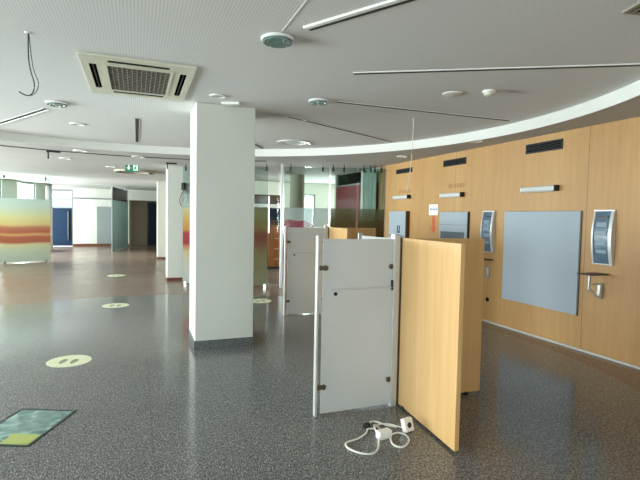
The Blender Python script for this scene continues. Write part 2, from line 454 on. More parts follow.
# left street front (long row of windows), slanting front far left, wall behind the camera
wall_with_windows('wall_left', (-7, 13.8), (-7, -4), [(.6 + 2.9 * k, 3.0 + 2.9 * k) for k in range(6)], M['white_paint'], .35, 2.55, 2, power=(85, 78, 54, 34, 18, 12))
wall_with_windows('wall_left', (-3.2, 21.8), (-7, 13.8), [(.06, .42), (1.0, 2.0), (2.75, 3.85), (4.5, 5.6), (6.4, 7.7)], M['white_paint'], .6, 2.66, 8, power=100)
wall_with_windows('wall_front', (-7, -4), (5, -4), [(.5, 3.0), (3.6, 6.1), (6.7, 9.2)], M['white_paint'], .35, 2.55, 12, power=6)
b = MB(); b.box(-5.0, -3.38, 21.75, 21.95, 0, ZS); struct(b.build('wall_left', M['white_paint']))
wall_with_windows('wall_left', (-4.8, 24.3), (-4.8, 21.95), [(.2, 2.2)], M['white_paint'], .1, 2.6, 20, power=52)  # unseen window added to throw light along the far back wall

# far back wall with a navy door under a bright transom, and a corridor mouth
YB = 24.3
b = MB()
b.box(-5.0, -3.75, YB, YB + .2, 0, ZS); b.box(-2.74, -.35, YB, YB + .2, 0, ZS)
b.box(-.35, 1.2, YB, YB + .2, 2.2, ZS); b.box(-3.75, -2.74, YB, YB + .2, 2.62, ZS)
struct(b.build('wall_back', M['white_paint']))
b = MB(); b.box(-.35, -.25, YB + .2, 25.2, 0, ZS); b.box(-.35, 1.4, 25.2, 25.3, 0, ZS); struct(b.build('wall_back', M['beige_dim']))
b = MB(); b.box(-2.74, -.35, YB - .015, YB, 0, .12); struct(b.build('baseboard_back', M['skirt_brown']))
b = MB(); b.box(-2.74, -.95, YB - .03, YB, 2.2, 2.25); struct(b.build('trim_3', M['window_frame']))
b = MB(); b.box(-3.7, -2.79, YB + .06, YB + .12, .03, 1.75); d = struct(b.build('door_1', M['navy']))
b = MB()
b.box(-3.75, -3.7, YB, YB + .16, 0, 2.62); b.box(-2.79, -2.74, YB, YB + .16, 0, 2.62); b.box(-3.7, -2.79, YB, YB + .16, 1.75, 1.8); b.box(-3.7, -2.79, YB, YB + .16, 2.14, 2.18)
b.build('door_frame', M['window_frame'], d)
b = MB(); b.box(-2.96, -2.93, YB - .02, YB + .06, .3, 1.6); b.build('door_handle', M['chrome'], d)
b = MB(); b.box(-3.7, -2.79, YB + .07, YB + .09, 1.8, 2.14); struct(b.build('window_15', M['pane_blue']))
b = MB(); b.box(-3.7, -2.79, YB + .07, YB + .09, 2.18, 2.6); struct(b.build('window_16', M['pane']))
b = MB(); b.box(.55, 1.3, 25.1, 25.18, 0, 2.1); d = struct(b.build('door_2', M['navy']))
b = MB(); b.box(.47, .55, 25.08, 25.2, 0, 2.16); b.box(1.3, 1.38, 25.08, 25.2, 0, 2.16); b.box(.55, 1.3, 25.08, 25.2, 2.1, 2.16); b.build('door_frame', M['dark_metal'], d)
# inner walls that close off the right-hand back room
b = MB(); b.box(1.4, 1.55, 15, 27.1, 0, ZS); struct(b.build('wall_back', M['beige_dim']))
wall_with_windows('wall_back', (9, 15), (1.4, 15), [(1.0, 2.6), (3.35, 4.05)], M['white_paint'], .9, 2.32, 17, power=150)
b = MB(); b.box(8.9, 9, 11.8, 15, 0, ZS); struct(b.build('wall_right', M['white_paint']))

# columns
def column(name, x0, x1, y0, y1, skirt):
    b = MB(); b.box(x0, x1, y0, y1, 0, ZI if y1 < 8 else ZS)
    c = struct(b.build(name, M['col_paint'], bevel=.006))
    b = MB(); t = .012
    h = .1 if y1 < 8 else .07
    b.box(x0 - t, x1 + t, y0 - t, y0, 0, h); b.box(x0 - t, x1 + t, y1, y1 + t, 0, h); b.box(x0 - t, x0, y0, y1, 0, h); b.box(x1, x1 + t, y0, y1, 0, h)
    b.build('baseboard', skirt, c)
    return c
column('column', .622, 1.30, 5.50, 6.12, M['granite'])
column('column', .66, 1.34, 11.5, 12.1, M['skirt_brown'])
column('column', .66, 1.34, 17.2, 17.8, M['skirt_brown'])

# ------------------------------------------------------------------ glass partitions
def glass_panel(p0, p1, label, film_mat=None, fh=1.75, group=None, height=2.62, foot=True, clamps=(.15, .85), post=False, pane='pane_part', z0=.02):
    p0, p1 = Vector((*p0, 0)), Vector((*p1, 0))
    L = (p1 - p0).length; ang = math.atan2(p1.y - p0.y, p1.x - p0.x)
    t = thing('glass_partition_panel', label, 'glass partition', p0, ang, group)
    b = MB(); b.box(.008, L - .008, -.006, .006, z0, height); b.build('pane', M[pane], t)
    if film_mat:
        b = MB(); b.box(.01, L - .01, -.0085, -.0065, z0 + .01, fh); b.build('printed_film', film_mat, t)
    for k in clamps:
        b = MB(); x = L * k
        b.box(x - .02, x + .02, -.022, .022, height - .09, height + .004); b.box(x - .008, x + .008, -.008, .008, height + .004, ZS - .003)
        b.build('clamp', M['dark_metal'], t, bevel=.003)
    if foot:
        for k in clamps:
            b = MB(); x = L * k; b.box(x - .03, x + .03, -.02, .02, 0, .07); b.build('floor_shoe', M['chrome'], t, bevel=.004)
    if post:
        b = MB(); b.box(-.06, .0, -.03, .03, 0, ZS - .003); b.build('post', M['alu'], t, bevel=.004)
    return t
g1 = 'round row of glass partition panels'
glass_panel((.95, 10.9), (2.0, 10.4), 'frosted glass panel printed yellow and red before the middle white column', M['film_col'], 1.72, clamps=(.06, .5, .9))
glass_panel((2.01, 10.39), (2.66, 9.95), 'glass panel printed olive and dark red beside the large front column', M['film_yel'], 1.75, clamps=(.2, .93))
glass_panel((2.94, 9.75), (3.84, 9.355), 'glass panel with a pale print and a dusky red hill above the far booth', M['film_hill'], 1.75, post=True)
glass_panel((3.86, 9.345), (4.40, 9.155), 'olive tinted glass panel before the red wall', M['film_olive'], 1.75, clamps=(.1, .5), pane='pane_part')
glass_panel((4.42, 9.15), (4.975, 8.96), 'olive tinted glass panel meeting the end of the wood wall', M['film_olive'], 1.75, clamps=(.2, .45, .6, .85))
glass_panel((-3.78, 16.29), (-2.53, 16.85), 'frosted glass panel with sunset print ending before the navy door', M['film_sun'], 1.95, clamps=(.1, .9))
glass_panel((-6.1, 15.255), (-3.8, 16.28), 'frosted sunset print glass panel cut off by the left picture edge', M['film_sun'], 1.95, clamps=(.1, .9))
t = glass_panel((-.94, 20.65), (-.39, 23.75), 'tall grey glass screen standing by the dark corridor mouth', film('grey_film', [(0, '7c8684'), (1, '8c9895')], 2.1, .7, 0), 2.1, clamps=(.1, .9))
b = MB(); b.box(-.03, .01, -.02, .02, 0, 2.62); b.build('post', M['alu'], t)
# clear glass door leaf between the olive panel and the pale one
t = thing('glass_door_leaf', 'clear frameless glass door leaf standing half open beside the front column', 'door', (2.93, 9.78, 0), math.radians(152))
b = MB(); b.box(.10, .30, -.006, .006, .08, 2.5); b.build('pane', M['pane'], t)
b = MB(); b.box(.10, .29, -.02, .02, .0, .08); b.build('bottom_rail', M['bronze'], t)
# things seen through the glass
cab = thing('office_cabinet', 'brown wooden office cabinet behind the glass beside the front column', 'cabinet', (3.55, 13.3, 0))
b = MB(); b.box(-.95, .52, 0, .36, .08, 1.30); b.build('body', M['wood_dark'], cab)
b = MB(); b.box(-.93, .50, .03, .34, 0, .08); b.build('plinth', M['blackplastic'], cab)
for k in range(4):
    f = MB(); z = .1 + .3 * k; f.box(.02, .50, -.02, 0, z, z + .28); dr = f.build('drawer', M['wood_dark'], cab, bevel=.004)
    f = MB(); f.box(.2, .32, -.035, -.02, z + .2, z + .215); f.build('handle', M['alu'], dr)
f = MB(); f.box(-.93, .0, -.02, 0, .1, 1.28); f.build('door', M['wood_dark'], cab, bevel=.004)
b = MB(); b.box(-.97, .54, -.03, .38, 1.30, 1.34); b.build('worktop', M['dark_brown'], cab)
sh = thing('wall_cupboard', 'dark open wall cupboard with a white top above the brown cabinet', 'cupboard', (3.55, 13.36, 1.45))
b = MB(); b.box(-.9, .5, .3, .4, 0, .35); b.box(-.9, -.87, 0, .3, 0, .35); b.box(.47, .5, 0, .3, 0, .35); b.box(-.87, .47, 0, .3, 0, .03); b.box(-.2, -.17, .0, .3, .03, .35); b.build('carcass', M['navy'], sh)
b = MB(); b.box(-.92, .52, -.02, .42, .35, .46); b.build('top', M['white_plastic'], sh)
b = MB(); b.box(-.9, .5, .35, .42, -1.37, .0); b.build('back_board', M['dark_brown'], sh)
b = MB(); b.box(2.62, 4.06, 13.84, 13.9, 0, 2.2); b.box(2.62, 4.06, 13.82, 13.84, 1.95, 2.2)
o = b.build('screen_wall', M['dark_brown']); tag(o, 'low reddish brown partition behind the wall cupboard', 'partition')
o = MB().lathe([(.2, 0), (.2, ZS)], 32, (4.06, 12.2, 0)).build('column', M['beige_dim'], smooth=True); struct(o)

# pale curtain-like green glass boards leaning along the end of the wood wall
t = thing('green_glass_screen', 'tall pale green glass screen beyond the end of the wood wall', 'screen', (WX - .05, 9.31, 0))
for k in range(3):
    b = MB(); b.box(-.012, 0, .20 * k, .20 * k + .19, .02, 2.6); b.build('pane', M['pane_green'], t)
b = MB(); b.box(-.025, .012, .61, .73, 0, 2.66); b.build('frame_post', M['white_plastic'], t)

# ------------------------------------------------------------------ ceiling fittings
# four way air conditioner
ac = thing('ceiling_air_conditioner', 'cream four-way air conditioner with square intake grille in the ceiling', 'air conditioner', (0.02, 4.85, ZI))
X_, Y_ = .46, .64
b = MB()
def louvre_hole(cx, cy, hx, hy): return (cx, cy, hx, hy)
# panel built as a frame of bars around the grille and the four outlets
z0, z1 = -.016, 0.
gx, gy = .282, .44        # grille half size
sx0, sx1 = .342, .400     # side outlets
sy0, sy1 = .475, .555       # front/back outlets
b.box(-X_, X_, sy1, Y_, z0, z1); b.box(-X_, X_, -Y_, -sy1, z0, z1)
for s in (-1, 1):
    def bx(a, c, d, e): b.box(min(s*a, s*c), max(s*a, s*c), d, e, z0, z1)
    bx(sx1, X_, -sy1, sy1); bx(gx, sx0, -sy1, sy1); bx(sx0, sx1, .41, sy1); bx(sx0, sx1, -sy1, -.41)
    b.box(-gx, gx, min(s*gy, s*sy0), max(s*gy, s*sy0), z0, z1)
    b.box(-gx, -.245, min(s*sy0, s*sy1), max(s*sy0, s*sy1), z0, z1); b.box(.245, gx, min(s*sy0, s*sy1), max(s*sy0, s*sy1), z0, z1)
b.build('panel', M['cream_plastic'], ac)
b = MB(); b.box(-gx, gx, -gy, gy, -.005, -.002); gr = b.build('intake_grille', M['grille_back'], ac)
b = MB()
for k in range(14): x = -gx + (k + .5) * 2 * gx / 14; b.box(x - .0035, x + .0035, -gy, gy, -.014, -.008)
for k in range(16): y = -gy + (k + .5) * 2 * gy / 16; b.box(-gx, gx, y - .0045, y + .0045, -.0145, -.0075)
b.build('grille_bars', M['grille_bar'], gr)
b = MB(); t_ = .025
b.box(-gx - .0, gx, gy - t_, gy, -.021, -.0155); b.box(-gx, gx, -gy, -gy + t_, -.021, -.0155); b.box(-gx, -gx + t_, -gy + t_, gy - t_, -.021, -.0155); b.box(gx - t_, gx, -gy + t_, gy - t_, -.021, -.0155)
b.build('grille_frame', M['cream_plastic'], gr)
for (a, c, d, e) in ((-sx1, -sx0, -.41, .41), (sx0, sx1, -.41, .41), (-.245, .245, sy0, sy1), (-.245, .245, -sy1, -sy0)):
    f = MB(); f.box(a, c, d, e, -.008, -.002); ou = f.build('air_outlet', M['black'], ac)
    f = MB()
    if c - a < d - e or (c - a) < .1: f.box((a + c) / 2 - .004, (a + c) / 2 + .006, d, e, -.013, -.009)
    else: f.box(a, c, (d + e) / 2 - .004, (d + e) / 2 + .004, -.012, -.009)
    f.build('louvre', M['grille_back'], ou)

# radial slot diffusers
def slot(ang, r0, r1, label, wt=.007):
    t = thing('slot_diffuser', label, 'air slot', (CC[0] + r0 * math.cos(ang), CC[1] + 0.06 + r0 * math.sin(ang), ZI), ang, 'air slots running outward round the air conditioner')
    L = r1 - r0
    b = MB(); b.box(0, L, -.026 - wt, -.026, -.004 - wt * .3, 0); b.box(0, L, .024, .027, -.004, 0); b.build('frame', M['white_plastic'], t)
    b = MB(); b.box(0.0, L, -.026, .024, -.0045, -.001); b.build('gap', M['slot_gap'], t)
slot(math.radians(90), 1.93, 4.1, 'dark slot in the ceiling left of the front column')
slot(math.radians(120), 2.1, 4.4, 'white-edged slot in the ceiling at the left picture edge', .03)
slot(math.radians(27), 2.02, 4.4, 'thin dark ceiling slot just right of the front column top')
slot(math.radians(-1.5), 2.05, 4.4, 'thin dark ceiling slot starting at the small ceiling lamp')
slot(math.radians(-30.5), 2.06, 4.45, 'long white-edged ceiling slot ahead of the smoke detector', .014)
slot(math.radians(-59), 2.1, 4.4, 'white-edged ceiling slot starting at the large glass ceiling lamp', .034)
slot(math.radians(60), 2.3, 4.4, 'ceiling slot running back behind the front column')

def lamp(loc, r, label):
    t = thing('ceiling_lamp', label, 'ceiling lamp', loc, random.random() * 6, 'round glass ceiling lamps')
    b = MB(); b.lathe([(r * .9, 0), (r, -.004), (r, -.016), (r * .95, -.022), (r * .9, -.022), (r * .88, -.012)], 48); b.build('ring', M['white_plastic'], t, smooth=True)
    b = MB(); b.lathe([(r * .87, -.026), (r * .87, -.034)], 48); gl = b.build('glass_disc', M['lamp_glass'], t)
    for k in range(4):
        a = k * PI / 2 + .5
        b = MB(); b.lathe([(.008, -.012), (.008, -.040), (.005, -.044)], 14, (r * .66 * math.cos(a), r * .66 * math.sin(a), 0)); b.build('screw', M['chrome'], t, smooth=True)
    b = MB(); b.lathe([(.03, -.006), (.04, -.02), (.02, -.024)], 20); b.build('bulb', M['white_plastic'], t, smooth=True)
lamp((.935, 3.30, ZI), .118, 'round green glass ceiling lamp with screws near the top centre')
lamp((1.84, 4.84, ZI), .11, 'small round glass ceiling lamp right of the front column top')
lamp((-.86, 6.25, ZI), .12, 'round ceiling lamp at the inner end of the left white-edged slot')

def downlight(loc, r, label, depth=.012, inner='white_plastic'):
    t = thing('downlight', label, 'downlight', loc, 0, 'recessed ceiling downlights')
    b = MB(); b.ring(r * .72, r, -depth, 0, 40); b.build('trim_ring', M['white_plastic'], t)
    b = MB(); b.lathe([(r * .72, -.001), (r * .72, -.004), (.01, -.006)], 40); b.build('reflector', M[inner], t)
downlight((-.79, 7.60, ZI), .10, 'small white round ceiling cover behind the left ceiling lamp')
downlight((.80, 5.12, ZI), .085, 'grey round ceiling cover above the front column', inner='silver')
downlight((4.53, 5.54, ZS), .10, 'flush downlight in the ceiling border over the blank grey panel', inner='silver')
downlight((4.50, 7.5, ZS), .10, 'flush downlight in the ceiling border above the hanging white cable', inner='silver')
downlight((-.96, 9.7, ZS), .13, 'flat downlight just behind the white ceiling edge at left', inner='silver')
downlight((0.02, 10.1, ZS), .13, 'flat downlight above the green exit sign', inner='silver')
downlight((-1.4, 11.2, ZS), .12, 'flat downlight in the far left ceiling above the sunset glass', inner='silver')
downlight((-.6, 12.6, ZS), .12, 'small dark ceiling spot left of the exit sign', inner='dark_metal')
t = thing('ring_downlight', 'large round downlight ring at the ceiling edge right of the column', 'downlight', (2.50, 7.72, ZI))
b = MB(); b.ring(.20, .29, -.014, 0, 48); b.build('trim_ring', M['silver'], t)
b = MB(); b.lathe([(.2, -.002), (.12, -.01), (.02, -.012)], 40); b.build('reflector', M['white_plastic'], t, smooth=True)
t = thing('ceiling_ring', 'thin pinkish oval ring fitting on the ceiling beside the exit sign', 'ceiling ring', (-.04, 13.45, ZS))
b = MB(); b.ring(.44, .52, -.05, 0, 56); b.build('hoop', M['beige_dim'], t)
for a in (0.3, 2.9): MB().box(.42*math.cos(a) - .06, .42*math.cos(a) + .06, .42*math.sin(a) - .05, .42*math.sin(a) + .05, -.06, 0).build('spot', M['blackplastic'], t)
t = thing('smoke_detector', 'small white smoke detector dome near the right ceiling edge', 'smoke detector', (3.214, 3.76, ZI))
b = MB(); b.lathe([(.06, 0), (.062, -.015), (.058, -.022)], 32); b.build('base', M['white_plastic'], t, smooth=True)
b = MB(); b.lathe([(.048, -.022), (.048, -.042), (.03, -.052), (.01, -.055)], 32); b.build('chamber', M['cream_plastic'], t, smooth=True)
t = thing('ceiling_cover_disc', 'flat pale disc on the ceiling left of the smoke detector', 'cover', (2.965, 4.0, ZI))
b = MB(); b.lathe([(.10, 0), (.10, -.008), (.09, -.012)], 40); b.build('disc', M['fascia'], t, smooth=True)
MB().lathe([(.012, -.012), (.01, -.016)], 16).build('screw', M['alu'], t)
t = thing('ceiling_grille', 'dark louvred ceiling air grille at the top right picture corner', 'air grille', (2.99, 1.675, ZI), math.radians(-14))
b = MB(); s = .36
b.box(-s, s, -.3, -.27, -.015, 0); b.box(-s, s, .27, .285, -.015, 0); b.box(-s, -s + .03, -.27, .27, -.015, 0); b.box(s - .03, s, -.27, .27, -.015, 0); b.build('frame', M['grille_bar'], t)
MB().box(-s + .03, s - .03, -.27, .27, -.004, -.001).build('backing', M['black'], t)
b = MB()
for k in range(13): b.box(-s + .05 + k * .053, -s + .066 + k * .053, -.27, .27, -.014, -.005)
b.build('blades', M['grille_bar'], t)
o = MB().box(-.10, .10, -.045, .045, -.03, 0).build('ceiling_cover_box', M['white_plastic'], bevel=.006); o.location = (.985, 5.35, ZI); o.rotation_euler.z = -.45
tag(o, 'small white box on the ceiling above the front column', 'cover')

# cables from the ceiling
t = thing('hanging_cable', 'thin dark loose wires hanging from the ceiling at upper left', 'cable', (-.72, 3.93, ZI))
MB().tube([(0, 0, 0), (0, 0, -.15), (.01, .0, -.25), (.035, .0, -.36), (.02, 0, -.425), (-.015, 0, -.44), (-.06, 0, -.42)], .0042).build('wire', M['cable_dark'], t, smooth=True)
MB().tube([(0.004, 0, 0), (.015, 0, -.13), (.03, .0, -.25), (.06, .0, -.34), (.05, 0, -.4), (.02, 0, -.435), (-.02, 0, -.44)], .0028).build('wire', M['cable_dark'], t, smooth=True)
MB().lathe([(.025, 0), (.02, -.006)], 20).build('rosette', M['white_plastic'], t)
t = thing('hanging_cable', 'white cable hanging from the ceiling before the farthest wall lamp', 'cable', (3.25, 5.17, ZI))
MB().tube([(0, 0, 0), (.0, 0, -.2), (-.012, 0, -.5), (-.04, 0, -.75), (-.07, 0, -.92)], .0045).build('cord', M['cable_white'], t, smooth=True)
MB().lathe([(.02, 0), (.015, -.006)], 20).build('rosette', M['white_plastic'], t)

# exit sign
t = thing('exit_sign', 'green emergency exit sign with a white down arrow under the ceiling', 'sign', (-.10, 11.9, 2.53), math.radians(-8))
b = MB(); b.box(-.155, .145, -.012, .012, 0, .2); b.build('sign_plate', M['green_sign'], t)
b = MB(); b.prism([(-.095, .16), (-.065, .16), (-.065, .10), (-.035, .10), (-.08, .04), (-.125, .10), (-.095, .10)], 'y', -.0145, -.0122); b.build('arrow', M['white_sign'], t)
b = MB(); b.box(.02, .125, -.0145, -.0122, .03, .17); b.build('door_symbol', M['white_sign'], t)
b = MB(); b.prism([(.035, .05), (.05, .045), (.062, .08), (.078, .055), (.095, .055), (.08, .10), (.098, .12), (.088, .13), (.07, .115), (.055, .125), (.04, .105), (.05, .1)], 'y', -.0165, -.0147); b.lathe([(.011, -.0165), (.011, -.0147)], 14, (.075, 0, .145), ax='y'); b.build('running_figure', M['green_sign'], t)
for x0_ in (-.11, .09): MB().box(x0_, x0_ + .01, -.005, .005, .2, ZS - 2.53).build('hanger', M['alu'], t)

# bracket and loose spotlight on the middle column, small clamps under the ceiling
t = thing('wall_spot', 'black spot bracket with a loose wire on the middle white column', 'spotlight', (1.02, 11.5, 2.05))
MB().box(-.05, .05, -.05, 0, .08, .25).build('bracket', M['blackplastic'], t, bevel=.006)
MB().tube([(0, -.03, .08), (-.06, -.04, -.05), (-.09, -.04, -.18), (-.05, -.04, -.3)], .008).build('wire', M['cable_dark'], t)
MB().tube([(.03, -.03, .1), (.09, -.04, .05), (.1, -.04, -.1), (.06, -.04, -.2)], .008).build('wire', M['cable_dark'], t)
for (x, y, lab) in ((-1.53, 10.0, 'dark glass clamp hanging from the ceiling track at far left'), (.62, 10.9, 'dark glass clamp hanging from the ceiling beside the middle column')):
    t = thing('ceiling_clamp', lab, 'clamp', (x, y, ZS))
    MB().box(-.012, .012, -.012, .012, -.15, 0).build('rod', M['dark_metal'], t)
    MB().box(-.03, .2, -.015, .015, -.03, 0).build('plate', M['dark_metal'], t)

# ------------------------------------------------------------------ fittings on the wood wall
def vent(y0, y1, z0, z1, label):
    t = thing('wall_vent', label, 'air vent', (WX, (y0 + y1) / 2, z0), 0, 'dark air vents high on the wood wall')
    h = (y1 - y0) / 2; H = z1 - z0
    b = MB(); e = .012
    b.box(-.014, 0, -h, h, 0, e); b.box(-.014, 0, -h, h, H - e, H); b.box(-.014, 0, -h, -h + e, e, H - e); b.box(-.014, 0, h - e, h, e, H - e); b.build('frame', M['blackplastic'], t)
    MB().box(-.003, 0, -h + e, h - e, e, H - e).build('backing', M['black'], t)
    b = MB()
    for k in range(5):
        z = e + (k + .5) * (H - 2 * e) / 5; b.box(-.011, -.003, -h + e, h - e, z - .003, z + .003)
    b.build('blades', M['blackplastic'], t)
vent(7.94, 8.53, 2.468, 2.56, 'dark air vent above the farthest wall lamp, beside the hanging cable')
vent(6.33, 6.93, 2.468, 2.578, 'dark air vent above the middle wall lamp, over the wall panel with a slot')
vent(4.46, 5.06, 2.47, 2.60, 'largest dark air vent, above the wall lamp over the blank grey panel')
def bar(yc, zc, label):
    t = thing('wall_lamp', label, 'wall lamp', (WX, yc, zc), 0, 'short aluminium bar lamps on the wood wall')
    b = MB(); b.prism([(0, -.035), (-.075, -.035), (-.085, -.025), (-.085, .02), (-.07, .035), (0, .035)], 'y', -.27, .27); b.build('housing', M['lamp_housing'], t, bevel=.003)
    MB().box(-.088, 0, -.283, -.27, -.038, .038).build('end_cap', M['dark_metal'], t, bevel=.002)
    MB().box(-.088, 0, .27, .283, -.038, .038).build('end_cap', M['silver'], t, bevel=.002)
    MB().box(-.07, -.02, -.25, .25, -.042, -.035).build('diffuser', M['frost_booth'], t)
bar(8.25, 1.99, 'aluminium bar lamp above the grey panel nearest the glass')
bar(6.63, 1.97, 'aluminium bar lamp above the panel with a dark slot')
bar(4.77, 1.982, 'aluminium bar lamp above the large blank grey panel')

t = thing('mounted_board', 'large blank blue-grey panel on the wood wall', 'panel', (WX, 4.77, .42), 0, 'blue-grey machine panels on the wood wall')
MB().box(-.03, -.004, -.627, .627, 0, 1.265).build('face', M['bluegrey'], t, bevel=.002)
MB().box(-.006, 0, -.632, .632, -.005, 1.27).build('edge', M['dark_metal'], t)
t = thing('mounted_board', 'blue-grey wall panel with a dark slot behind the wood booth', 'panel', (WX, 6.575, .42), 0, 'blue-grey machine panels on the wood wall')
MB().box(-.045, -.004, -.37, .37, 0, 1.265).build('face', M['bluegrey'], t, bevel=.002)
MB().box(-.03, 0, -.378, .372, -.005, 1.268).build('edge', M['dark_metal'], t)
MB().box(-.047, -.045, -.31, .33, .72, .93).build('slot', M['bluegrey_dark'], t)
MB().box(-.0465, -.045, -.36, .36, 1.045, 1.05).build('groove', M['bluegrey_dark'], t)
t = thing('mounted_board', 'blue-grey wall panel with a small card reader sign, nearest the glass', 'panel', (WX, 8.32, .42), 0, 'blue-grey machine panels on the wood wall')
MB().box(-.09, -.004, -.32, .33, 0, 1.285).build('face', M['bluegrey'], t, bevel=.002)
MB().box(-.086, 0, -.33, -.321, 0, 1.285).build('edge', M['dark_brown'], t)
b = MB(); b.box(-.094, -.09, -.12, -.02, .85, .88); b.box(-.094, -.09, -.12, -.09, .88, 1.0); b.box(-.094, -.09, -.05, -.02, .88, 1.0); b.build('reader_mark', M['navy'], t)
MB().box(-.093, -.09, -.3, .31, .78, .80).build('groove', M['bluegrey_dark'], t)

def dispenser(yc, label):
    t = thing('leaflet_dispenser', label, 'dispenser', (WX, yc, 1.08), 0, 'curved silver dispensers on the wood wall')
    prof = [(-.025 - .04 * math.sin(PI * k / 12), .61 * k / 12) for k in range(13)]
    for y0, y1 in ((-.125, -.085), (.105, .125)):
        b = MB(); b.prism(prof + [(0, .61), (0, 0)], 'y', y0, y1); b.build('side_rail', M['silver'], t)
    b = MB(); b.prism([(x + .014, z) for x, z in prof] + [(0, .61), (0, 0)], 'y', -.085, .105); fc = b.build('face', M['dispenser_face'], t)
    b = MB()
    for k in range(4):
        z = .12 + .1 * k; x = -.025 - .04 * math.sin(PI * z / .61) + .012
        b.box(x - .004, x + .004, -.055, .075, z, z + .055)
    b.build('keys', M['key_grey'], fc)
    x = -.025 - .04 * math.sin(PI * .53 / .61)
    MB().box(x + .004, x + .02, -.06, .07, .52, .545).build('paper_slot', M['blackplastic'], fc)
    for z0_, z1_ in ((.6, .62), (-.01, .0)): MB().box(-.03, 0, -.13, .13, z0_, z1_).build('cap', M['silver'], t, bevel=.003)
dispenser(5.735, 'curved silver dispenser between the two larger grey wall panels')
dispenser(3.835, 'curved silver dispenser right of the large blank grey panel')

def shelf(yc, label):
    t = thing('writing_shelf', label, 'shelf', (WX, yc, .955), 0, 'small dark writing shelves on brackets')
    b = MB(); b.box(-.29, 0, -.09, .09, 0, .014); b.build('board', M['blackplastic'], t, bevel=.003)
    r = .011
    pts = [(-.20, 0), (-.20, -.10), (-.20, -.15), (-.02, -.27), (-.02, -.10), (-.20, -.10)]
    b = MB()
    def bar_(p, q, wd=.016):
        a, c = Vector((p[0], 0, p[1])), Vector((q[0], 0, q[1])); d = c - a
        Mx = Matrix.Translation(a) @ d.to_track_quat('Z', 'X').to_matrix().to_4x4()
        b.box(-wd / 2, wd / 2, -wd, wd, 0, d.length, 0, Mx)
    bar_((-.19, 0), (-.19, -.16)); bar_((-.19, -.165), (-.03, -.275)); bar_((-.19, -.11), (-.03, -.11)); b.build('bracket', M['silver'], t)
    MB().box(-.04, 0, -.02, .02, -.28, -.1).build('wall_plate', M['silver'], t, bevel=.003)
shelf(5.71, 'small dark shelf on a bracket under the dispenser beside the wood booth')
shelf(3.85, 'small dark shelf on a steel bracket at the right edge of the blank panel')

t = thing('wall_socket', 'round black socket hole low on the wood wall beside the booth', 'socket', (WX, 5.72, .345))
MB().lathe([(.035, 0), (.035, -.006), (.028, -.008)], 24, ax='x').build('rim', M['dark_metal'], t, smooth=True)
MB().lathe([(.024, -.0085), (.023, -.0105)], 24, ax='x').build('hole', M['black'], t)

t = thing('paper_notice', 'white paper notice with blue print on the wood wall above the arrow', 'notice', (WX, 7.2, 1.63))
MB().box(-.004, 0, -.135, .135, 0, .195).build('sheet', M['paper'], t)
for k, w_ in enumerate((.03, .022, .03, .02, .028)):
    y = .095 - k * .045; MB().box(-.0055, -.004, y - w_, y, .085 + .004 * (k % 2), .125 - .005 * (k % 3)).build('printed_letter', M['blue_ink'], t)
t = thing('red_arrow_sign', 'red arrow sticker pointing down below the white paper notice', 'sticker', (WX, 7.19, 1.30))
MB().prism([(.035, .31), (-.035, .31), (-.035, .11), (-.085, .11), (0, 0), (.085, .11), (.035, .11)], 'x', -.003, 0).build('arrow', M['red_ink'], t)
for (yc, z0, lab) in ((6.58, 2.09, 'faint brown glue marks above the middle wall lamp'), (8.22, 2.06, 'faint brown glue marks above the farthest wall lamp')):
    b = MB()
    for k in range(6): y = .2 - k * .075; b.box(-.002, 0, y - .055, y, 0.01 * (k % 2), .07 + .008 * ((k + 1) % 2))
    o = b.build('glue_residue', M['brown_ink']); o.location = (WX, yc, z0); tag(o, lab, 'stain')

# ------------------------------------------------------------------ writing booths
booth = thing('privacy_booth', 'nearest privacy booth with wood boards and frosted glass wings on the granite', 'booth', (2.0, 3.36, 0), 0, 'cross-shaped privacy booths')
MB().box(-.05, .004, -.03, .03, 0, 1.425).build('centre_post', M['silver'], booth, bevel=.003)
MB().box(.004, .026, -.028, .028, 0, 1.40).build('post_dark_strip', M['bronze'], booth)  # dark bronze strip along the right half of the post
def glass_wing(rot):
    R = Matrix.Rotation(rot, 4, 'Z')
    def mb_box(*a):
        b = MB(); b.box(*a, 0, R); return b
    g = mb_box(-.662, -.04, -.006, .006, .015, 1.385).build('glass_wing', M['frost_booth'], booth)
    p = mb_box(-.716, -.698, -.022, .022, 0, 1.41).build('end_post', M['silver'], booth, bevel=.003)
    for x0, x1 in ((-.70, -.622), (-.085, -.025)):
        for z in (1.16, .225):
            b = MB()
            prof = [(.021 * math.cos(2 * PI * k / 20), .021 * math.sin(2 * PI * k / 20)) for k in range(20)]
            cx = x1 - .02 if x0 < -.3 else x0 + .02
            pts = [(cx + u, z + v) for u, v in prof]
            b.prism(pts, 'y', -.017, .017)
            b.box(min(cx, x0 if x0 < -.3 else x1), max(cx, x0 if x0 < -.3 else x1), -.014, .014, z - .017, z + .017)
            for v in b.bm.verts: v.co = R @ v.co
            b.build('clamp', M['bronze'], g)
    b = MB(); b.box(-.60, -.055, -.024, -.006, .985, .994)
    for v in b.bm.verts: v.co = R @ v.co
    ld = b.build('ledge', M['lamp_housing'], g)
    b = MB(); b.lathe([(.013, -.02), (.015, -.008), (.012, -.006)], 16, (-.555, 0, .955), ax='y')
    for v in b.bm.verts: v.co = R @ v.co
    b.build('knob', M['dark_metal'], g, smooth=True)
    b = MB(); b.box(-.062, -.052, -.03, -.006, .97, 1.05)
    for v in b.bm.verts: v.co = R @ v.co
    b.build('ledge_bracket', M['dark_metal'], g)
glass_wing(0); glass_wing(-PI / 2)
MB().prism([(.018, -.036), (-.045, -.862), (-.011, -.864), (.052, -.036)], 'z', .02, 1.397).build('wood_wing', M['wood_booth'], booth, bevel=.0025)
